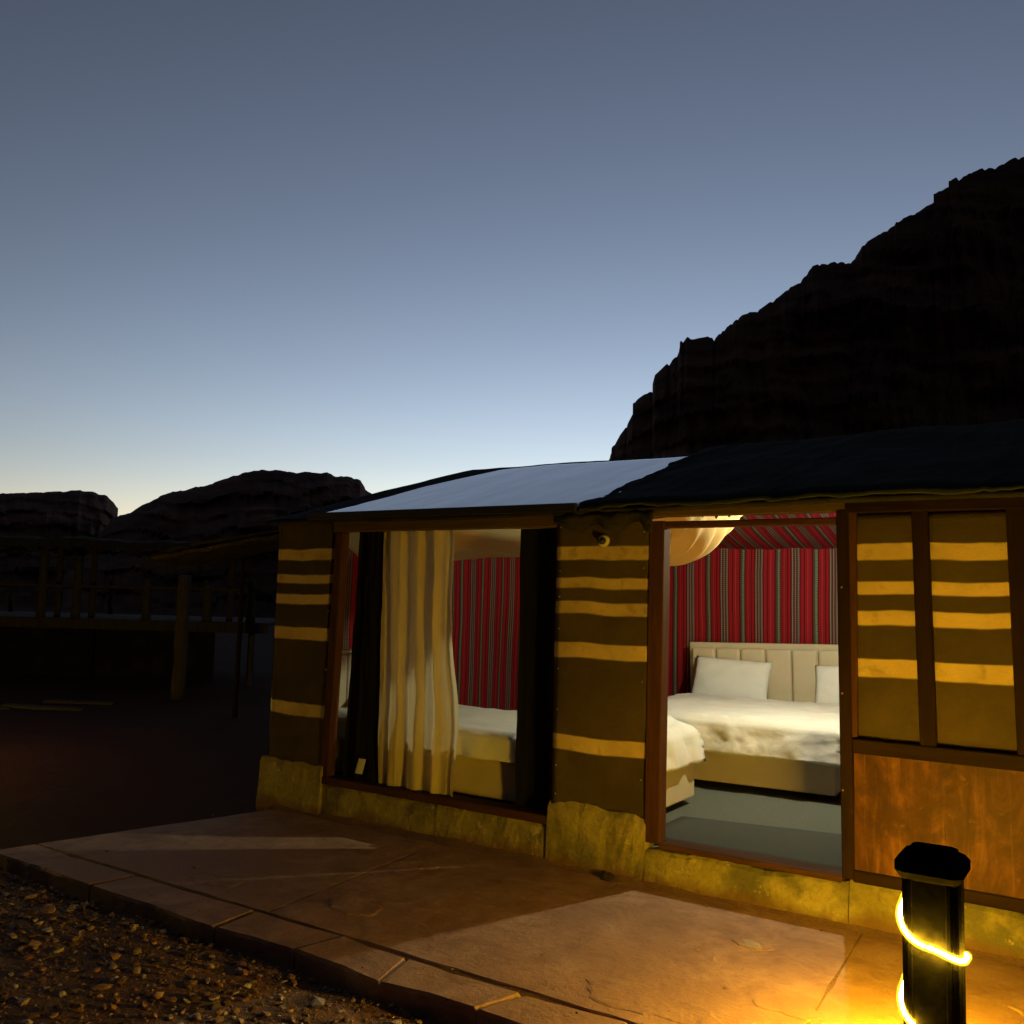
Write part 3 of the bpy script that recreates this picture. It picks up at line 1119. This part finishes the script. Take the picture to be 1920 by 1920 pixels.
# double bed: origin at the middle of its foot end
BW, BL = 1.75, 2.02
ang = R(4)
foot_r = Vector((-1.88, 7.34, FL))
ctr = foot_r - Vector((math.cos(ang), math.sin(ang), 0)) * (BW / 2)
bed = thing('double_bed', 'beige double bed with tall padded headboard against the red striped wall', 'bed', ctr, ang)
box('bed_base', (-BW / 2, BW / 2), (0, BL), (.05, .37), BEIGE, bed, .014, wc=False, seg=3, smooth=False)
box('mattress', (-BW / 2 + .01, BW / 2 - .01), (.015, BL), (.372, .535), LINEN, bed, .05, wc=False, seg=4, smooth=True)
for x in (-BW / 2 + .12, BW / 2 - .12):
    for y in (.12, BL - .12):
        box('foot', (x - .03, x + .03), (y - .03, y + .03), (0, .052), BLACK, bed, .003, wc=False)
hb = box('headboard', (-BW / 2 - .05, BW / 2 + .05), (BL + .005, BL + .065), (.02, 1.085), BEIGE, bed, .012, wc=False, seg=2)
hb.rotation_euler = (0, R(-1.6), 0)
pw = (BW + .1 - .07) / 7
pm = None
for i in range(7):
    x0 = -BW / 2 - .05 + .035 + i * pw
    bmx = box_bm((.002, pw - .002), (-.055, .02), (0, .72), .034, seg=6)
    me = bpy.data.meshes.new('headboard_panel')
    bmx.to_mesh(me)
    bmx.free()
    me.polygons.foreach_set('use_smooth', [True] * len(me.polygons))
    o = link('headboard_panel', pm or me, BEIGE, hb)
    pm = pm or me
    o.location = (x0, BL, .315)
duvet('duvet', -BW / 2 - .01, BW / 2 + .01, -.012, BL - .42, .545, (.22, .22, .27, 0), LINEN, 'creased white duvet hanging over the foot of the double bed', ctr, ang, .012, 3, .0075, (130, 130), corner=.45)
for k, (xc, lab) in enumerate(((-.46, 'white pillow propped on the headboard, nearest the open red wall beside it'), (.66, 'white pillow propped on the headboard, partly hidden by the door post'))):
    p = cushion('pillow', .78 - .16 * k, .48, .18, LINEN, None, .45, k * 3)
    loc = Matrix.Rotation(ang, 4, 'Z') @ Vector((xc, BL - .19, .70))
    p.location = Vector(ctr) + loc
    p.rotation_euler = (R(64), R(2 - 5 * k), ang + R(1.5))
    tag(p, lab, 'pillow')

# single bed along the front wall, seen through the window
sb = thing('single_bed', 'beige single bed standing below the window with white sheet over its side', 'bed', (-4.56, 6.13, FL))
box('bed_base', (-.96, .96), (-.53, .53), (.05, .345), BEIGE, sb, .014, wc=False, seg=3)
box('mattress', (-.955, .955), (-.525, .525), (.347, .50), LINEN, sb, .04, wc=False, seg=4, smooth=True)
for x in (-.85, .85):
    for y in (-.42, .42):
        box('foot', (x - .03, x + .03), (y - .03, y + .03), (0, .052), BLACK, sb, .003, wc=False)
hb2 = box('headboard', (-1.03, -.965), (-.55, .55), (.02, 1.0), BEIGE, sb, .012, wc=False, seg=2)
pm = None
for i in range(4):
    bmx = box_bm((-.02, .035), (.003, .257), (0, .62), .03, seg=4)
    me = bpy.data.meshes.new('headboard_panel')
    bmx.to_mesh(me)
    bmx.free()
    me.polygons.foreach_set('use_smooth', [True] * len(me.polygons))
    o = link('headboard_panel', pm or me, BEIGE, hb2)
    pm = pm or me
    o.location = (-.965, -.52 + i * .26, .35)
duvet('bed_sheet', -.95, .965, -.535, .535, .508, (0, 0, .2, .15), LINEN, 'smooth white sheet covering the single bed below the window', (-4.56, 6.13, FL), 0, .004, 8, .004, (70, 70), 'sheet')
p = cushion('pillow', .66, .44, .15, LINEN, None, .5, 9)
p.location = (-5.18, 6.0, FL + .62)
p.rotation_euler = (R(8), R(-38), R(90))
tag(p, 'white pillow at the head of the single bed behind the black curtain', 'pillow')

# bench at the end of the single bed
bn = thing('upholstered_bench', 'beige upholstered divan just inside the doorway, under a puffy duvet', 'divan', (-3.12, 6.12, FL))
box('base', (-.40, .40), (-.53, .53), (.05, .36), BEIGE, bn, .014, wc=False, seg=3)
box('cushion', (-.395, .395), (-.525, .525), (.362, .48), LINEN, bn, .04, wc=False, seg=4, smooth=True)
for x in (-.3, .3):
    for y in (-.43, .43):
        box('foot', (x - .03, x + .03), (y - .03, y + .03), (0, .052), BLACK, bn, .003, wc=False)
duvet('duvet', -.40, .36, -.53, .52, .54, (.05, .25, .1, .03), LINEN, 'thick puffy white duvet folded over the end of the beige divan', (-3.12, 6.12, FL), 0, .07, 14, .012, (60, 60), corner=.15)
# darker sheet painting the shade on the carpet near the door
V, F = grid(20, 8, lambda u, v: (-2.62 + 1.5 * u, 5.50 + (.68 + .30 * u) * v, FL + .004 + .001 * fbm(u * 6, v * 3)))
o = mesh('carpet_shade', V, F, CARPET_SHADE, smooth=True)
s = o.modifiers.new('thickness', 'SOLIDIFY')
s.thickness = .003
tag(o, 'dark grey sheet standing for shade on the carpet just inside the doorway', 'mat')

# ================================================================== BOLLARD WITH LED ROPE
PX, PY = -.645, 3.895
bol = thing('garden_post', 'short black square post with a wide chamfered cap, wound with a glowing rope light', 'post', (PX, PY, 0))


def ring_loft(name, rings, mat, parent, bev=0):
    """stack of rectangles (half x, half y, z)"""
    V, F = [], []
    for hx, hy, c, z in rings:                # c = corner cut
        V += [(-hx + c, -hy, z), (hx - c, -hy, z), (hx, -hy + c, z), (hx, hy - c, z), (hx - c, hy, z), (-hx + c, hy, z), (-hx, hy - c, z), (-hx, -hy + c, z)]
    for j in range(len(rings) - 1):
        for i in range(8):
            a, b = j * 8 + i, j * 8 + (i + 1) % 8
            F.append((a, b, b + 8, a + 8))
    F.append(tuple(range(7, -1, -1)))
    F.append(tuple(range((len(rings) - 1) * 8, len(rings) * 8)))
    return mesh(name, V, F, mat, parent)


ring_loft('shaft', [(.102, .102, .01, -.01), (.102, .102, .01, .05), (.089, .089, .008, .07), (.089, .089, .008, .70)], IRON, bol)
for sgx, sgy in ((-1, -1), (1, -1), (1, 1), (-1, 1)):
    for ax in (0, 1):
        cx_, cy_ = sgx * (.066 if ax == 0 else .09), sgy * (.09 if ax == 0 else .066)
        box('moulding', (cx_ - (.009 if ax == 0 else .006), cx_ + (.009 if ax == 0 else .006)), (cy_ - (.006 if ax == 0 else .009), cy_ + (.006 if ax == 0 else .009)),
            (.075, .695), IRON, bol, .003, wc=False)
ring_loft('cap', [(.093, .093, .012, .695), (.104, .104, .02, .705), (.118, .118, .03, .725), (.118, .118, .03, .758), (.103, .103, .035, .780), (.082, .082, .02, .785), (.08, .08, .02, .797), (.074, .074, .018, .80)], IRON, bol)


def helix(t):
    # t in turns; starts behind the left edge, descends crossing the front to the right
    a = 2 * math.pi * t
    r_ = .110
    p_ = 3.2
    c_, s_ = math.cos(a), math.sin(a)
    x = -r_ * math.copysign(abs(c_) ** (2 / p_), c_)
    y = -r_ * math.copysign(abs(s_) ** (2 / p_), s_)
    return Vector((x, y, 0))


pts = []
for i in range(220):
    t = -.10 + 1.30 * i / 219
    f_ = t - math.floor(t)
    z = .575 - .30 * t + .0 * f_
    z -= .028 * math.sin(2 * math.pi * t)
    q = helix(t)
    pts.append((PX + q.x, PY + q.y, max(.02, z)))
dense = []
for i in range(len(pts) - 1):
    for k in range(3):
        dense.append(Vector(pts[i]).lerp(Vector(pts[i + 1]), k / 3))
rope = thing('rope_light', 'glowing yellow rope light wound round the short black post', 'rope light', (PX, PY, 0))
off = Vector((PX, PY, 0))
dense = [p - off for p in dense]
V, F = tube(dense, [.0052 + .0022 * math.cos(i * .95) for i in range(len(dense))], 8)
mesh('led_core', V, F, LED, rope, True)
V, F = tube(dense[::3], .0155, 12)
mesh('sheath', V, F, SHEATH, rope, True)

for k, (x, y, lab) in enumerate(((-10.0, 3.4, 'added out of view beyond the far end of the pavement'), (6.3, 3.9, 'added out of view past the plywood end of the hut'))):  # unseen posts, added so their rope lights even out wall and gravel
    c = copy_tree(bol)
    c.location = (x, y, -.10)
    c['label'] = 'short black square post with cap ' + lab
    r2 = copy_tree(rope)
    r2.location = (x, y, -.10)
    r2['label'] = 'glowing rope light on the post ' + lab
for o in [q for q in COL.objects if q.name.startswith(('garden_post', 'rope_light'))]:
    o['group'] = 'rope lit posts along the path'

# ---- dark stone and chip by the plinth
v = stone_verts(.06, .6)
o = mesh('stone', v.tolist(), ICO_F.tolist(), GRAVEL)
color_attr(o.data, np.tile(np.array((.02, .017, .014)), (len(v), 1)))
o.location = (-2.72, 5.25, .018)
tag(o, 'dark lump of stone lying against the foot of the yellow plinth', 'stone')
for k, (x, y, s_, lab) in enumerate(((-2.62, 5.19, .05, 'pale curved stone chip beside the dark lump at the plinth'), (-3.75, 5.02, .05, 'thin pale stone chip on the pavement below the window'), (-1.62, 4.72, .09, 'flat pale stone flake on the lit slab before the doorway'))):
    v = stone_verts(s_, .2) * np.array([1, .6, .3])
    o = mesh('stone_chip', v.tolist(), ICO_F.tolist(), GRAVEL)
    color_attr(o.data, np.tile(np.array((.42, .33, .25)), (len(v), 1)))
    o.location = (x, y, .006)
    o.rotation_euler = (0, 0, .6 + k)
    tag(o, lab, 'stone chip')

# ================================================================== BACKGROUND LEFT: raised deck, posts, planks
fwd = Vector((-math.sin(YAW), math.cos(YAW), 0))
rgt = Vector((math.cos(YAW), math.sin(YAW), 0))


def bgp(px, depth, z):
    return fwd * depth + rgt * ((px - 960) / 1750 * depth) + Vector((0, 0, z))


dc = bgp(200, 18.5, 0)
deck = thing('raised_deck', 'long raised timber deck with rough railing and ragged low thatch before the dark rocks', 'deck', (dc.x, dc.y, -.12), YAW)


def dpart(name, x, y, z, mat=GREYWOOD, bev=.01, parent=deck):
    return box(name, x, y, (z[0] + .12, z[1] + .12), mat, parent, bev, wc=False)


dpart('edge_beam', (-6.5, 3.3), (-.12, -.02), (.86, 1.06), GREYWOOD)
for i in range(14):
    dpart('deck_board', (-6.5 + .7 * i, -5.81 + .7 * i), (-.02, 3.4), (1.02, 1.062), GREYWOOD)
for x in (-6.2, -4.2, -2.2, -.2, 1.6, 2.95):
    dpart('support_leg', (x - .05, x + .05), (.05, .15), (-.12, 1.02), WOODD)
for x in (-6.2, -2.8, .6, 3.1):
    dpart('support_leg', (x - .06, x + .06), (3.1, 3.22), (-.12, 1.02), WOODD)
dpart('under_deck_shade', (-6.5, 2.2), (.2, .22), (-.12, .9), DARKCLOTH, .002)  # dark sheet standing in for the shade under the deck
dpart('railing', (-6.5, 3.2), (-.09, -.03), (1.66, 1.72), GREYWOOD)
dpart('railing', (-6.5, 3.2), (3.2, 3.26), (1.62, 1.68), GREYWOOD)


def rough_post(name, base, h, r_, parent=None, seed=0):
    pts_ = [(.03 * fbm(seed, k * .5), .03 * fbm(seed + 3, k * .5), h * k / 9) for k in range(10)]
    V, F = tube(pts_, [r_ * (1.1 - .2 * k / 9 + .12 * fbm(k * .9, seed, 4)) for k in range(10)], 10)
    o = mesh(name, V, F, GREYWOOD, parent, True)
    o.location = base
    return o


for k, (x, h) in enumerate(((-1.16, 1.45), (-.47, 1.22), (.9, .8), (2.1, .75), (-3.0, 1.3), (-5.0, 1.35), (2.95, .82))):
    rough_post('railing_post', (x, -.06, 1.18), h, .085, deck, k)
for k, (x, h) in enumerate(((-5.5, .9), (-3.5, .8), (-1.2, .8), (1.0, .85), (3.0, .9))):
    rough_post('railing_post', (x, 3.23, 1.18), h, .05, deck, k + 9)
# ragged thatch over the deck
m = Mat('old_thatch', .95, .05)
m.color(m.ramp(m.noise(6, 5, .7, m.scaled((9, 9, 1.5))), [(.3, (.035, .03, .018)), (.7, (.11, .09, .055))]))
m.bump(m.noise(12, 5, .7, m.scaled((9, 9, 1.2))), .8, .04)
THATCH = m.m


def thatch(u, v):
    x = -6.4 + 9.5 * u
    a = math.pi * 2 * v
    y = 1.0 + 1.35 * math.cos(a)
    z = 2.62 + (.16 if math.sin(a) > 0 else .05) * math.sin(a) + .05 * fbm(x * 2, y * 2, 3) + .12 * noise.noise(Vector((x * .7, 0, 2)))
    if math.cos(a) > .9 or math.cos(a) < -.9:
        z -= .10 + .09 * noise.noise(Vector((x * 7, y, 1))) + .05 * noise.noise(Vector((x * 23, y, 4)))
    return (x, y, z)


V, F = grid(220, 26, thatch)
o = mesh('thatch_roof', V, F, THATCH, deck)
for k, x in enumerate((-1.16, -.47, 2.3, -4.2)):
    rough_post('roof_post', (x + .12, .35, 1.18), 1.5, .06, deck, 60 + k)
b = bgp(352, 15.6, -.14)
tag(rough_post('wooden_post', b, 2.05, .11, None, 21), 'thick rough wooden post standing on the sand before the raised deck', 'post')
b = bgp(483, 17.5, -.14)
tag(rough_post('wooden_post', b, 1.0, .05, None, 25), 'thin short wooden post between the raised deck and the hut', 'post')
for k, (x, dpt, L, a, lab) in enumerate(((105, 13.9, 1.15, .62, 'long pale plank lying on the dark sand before the deck'), (170, 14.6, 1.0, .8, 'dark plank lying crossed behind the pale plank on the sand'), (5, 13.6, .5, 1.2, 'short broken board lying beside the pale plank on the sand'))):
    b = bgp(x, dpt, -.10)
    o = box('plank', (-L / 2, L / 2), (-.07, .07), (-.02, .025), GREYWOOD, None, .005)
    o.location = b
    o.rotation_euler = (R(6), R(2), a)
    tag(o, lab, 'plank')
# shaggy lean-to of palm thatch behind the corner of the hut
lc = bgp(455, 12.5, -.12)
lean = thing('thatched_lean_to', 'low lean-to with shaggy sloping palm thatch beside the striped corner of the hut', 'shelter', lc, YAW)


def lean_z(x):
    t = (x + 1.0) / 2.6
    return 2.16 + .62 * t - .10 * t * t


V, F = grid(40, 20, lambda u, v: (-.85 + 2.4 * u, -.9 + 1.8 * v, lean_z(-.85 + 2.4 * u) + .03 * fbm(u * 9, v * 9, 5)))
o = mesh('thatch_mat', V, F, THATCH, lean)
o.modifiers.new('thickness', 'SOLIDIFY').thickness = .05
VV, FF = [], []
for k in range(260):
    x1 = random.uniform(-.5, 1.4)
    y = random.uniform(-1.0, .95)
    L = random.uniform(.35, .9)
    pts = []
    for i in range(7):
        t = i / 6
        x = x1 - L * t
        z = lean_z(x) + .035 + .03 * t - (.28 * max(0, -.85 - x) + .12 * t * t * random.uniform(.4, 1.2) if x < -.6 else 0)
        pts.append((x, y + .06 * math.sin(k + t * 2) * t, z))
    v, f = tube(pts, [.006 * (1 - .7 * i / 6) for i in range(7)], 4)
    FF += [tuple(a + len(VV) for a in q) for q in f]
    VV += v
o = mesh('palm_fronds', VV, FF, THATCH, lean)
o['kind'] = 'stuff'
for k, (x, y) in enumerate(((-.2, .8), (1.4, -.75), (1.4, .75))):
    o = rough_post('post', (x, y, 0), lean_z(x), .034, lean, 80 + k)
    o.data.materials[0] = WOODD
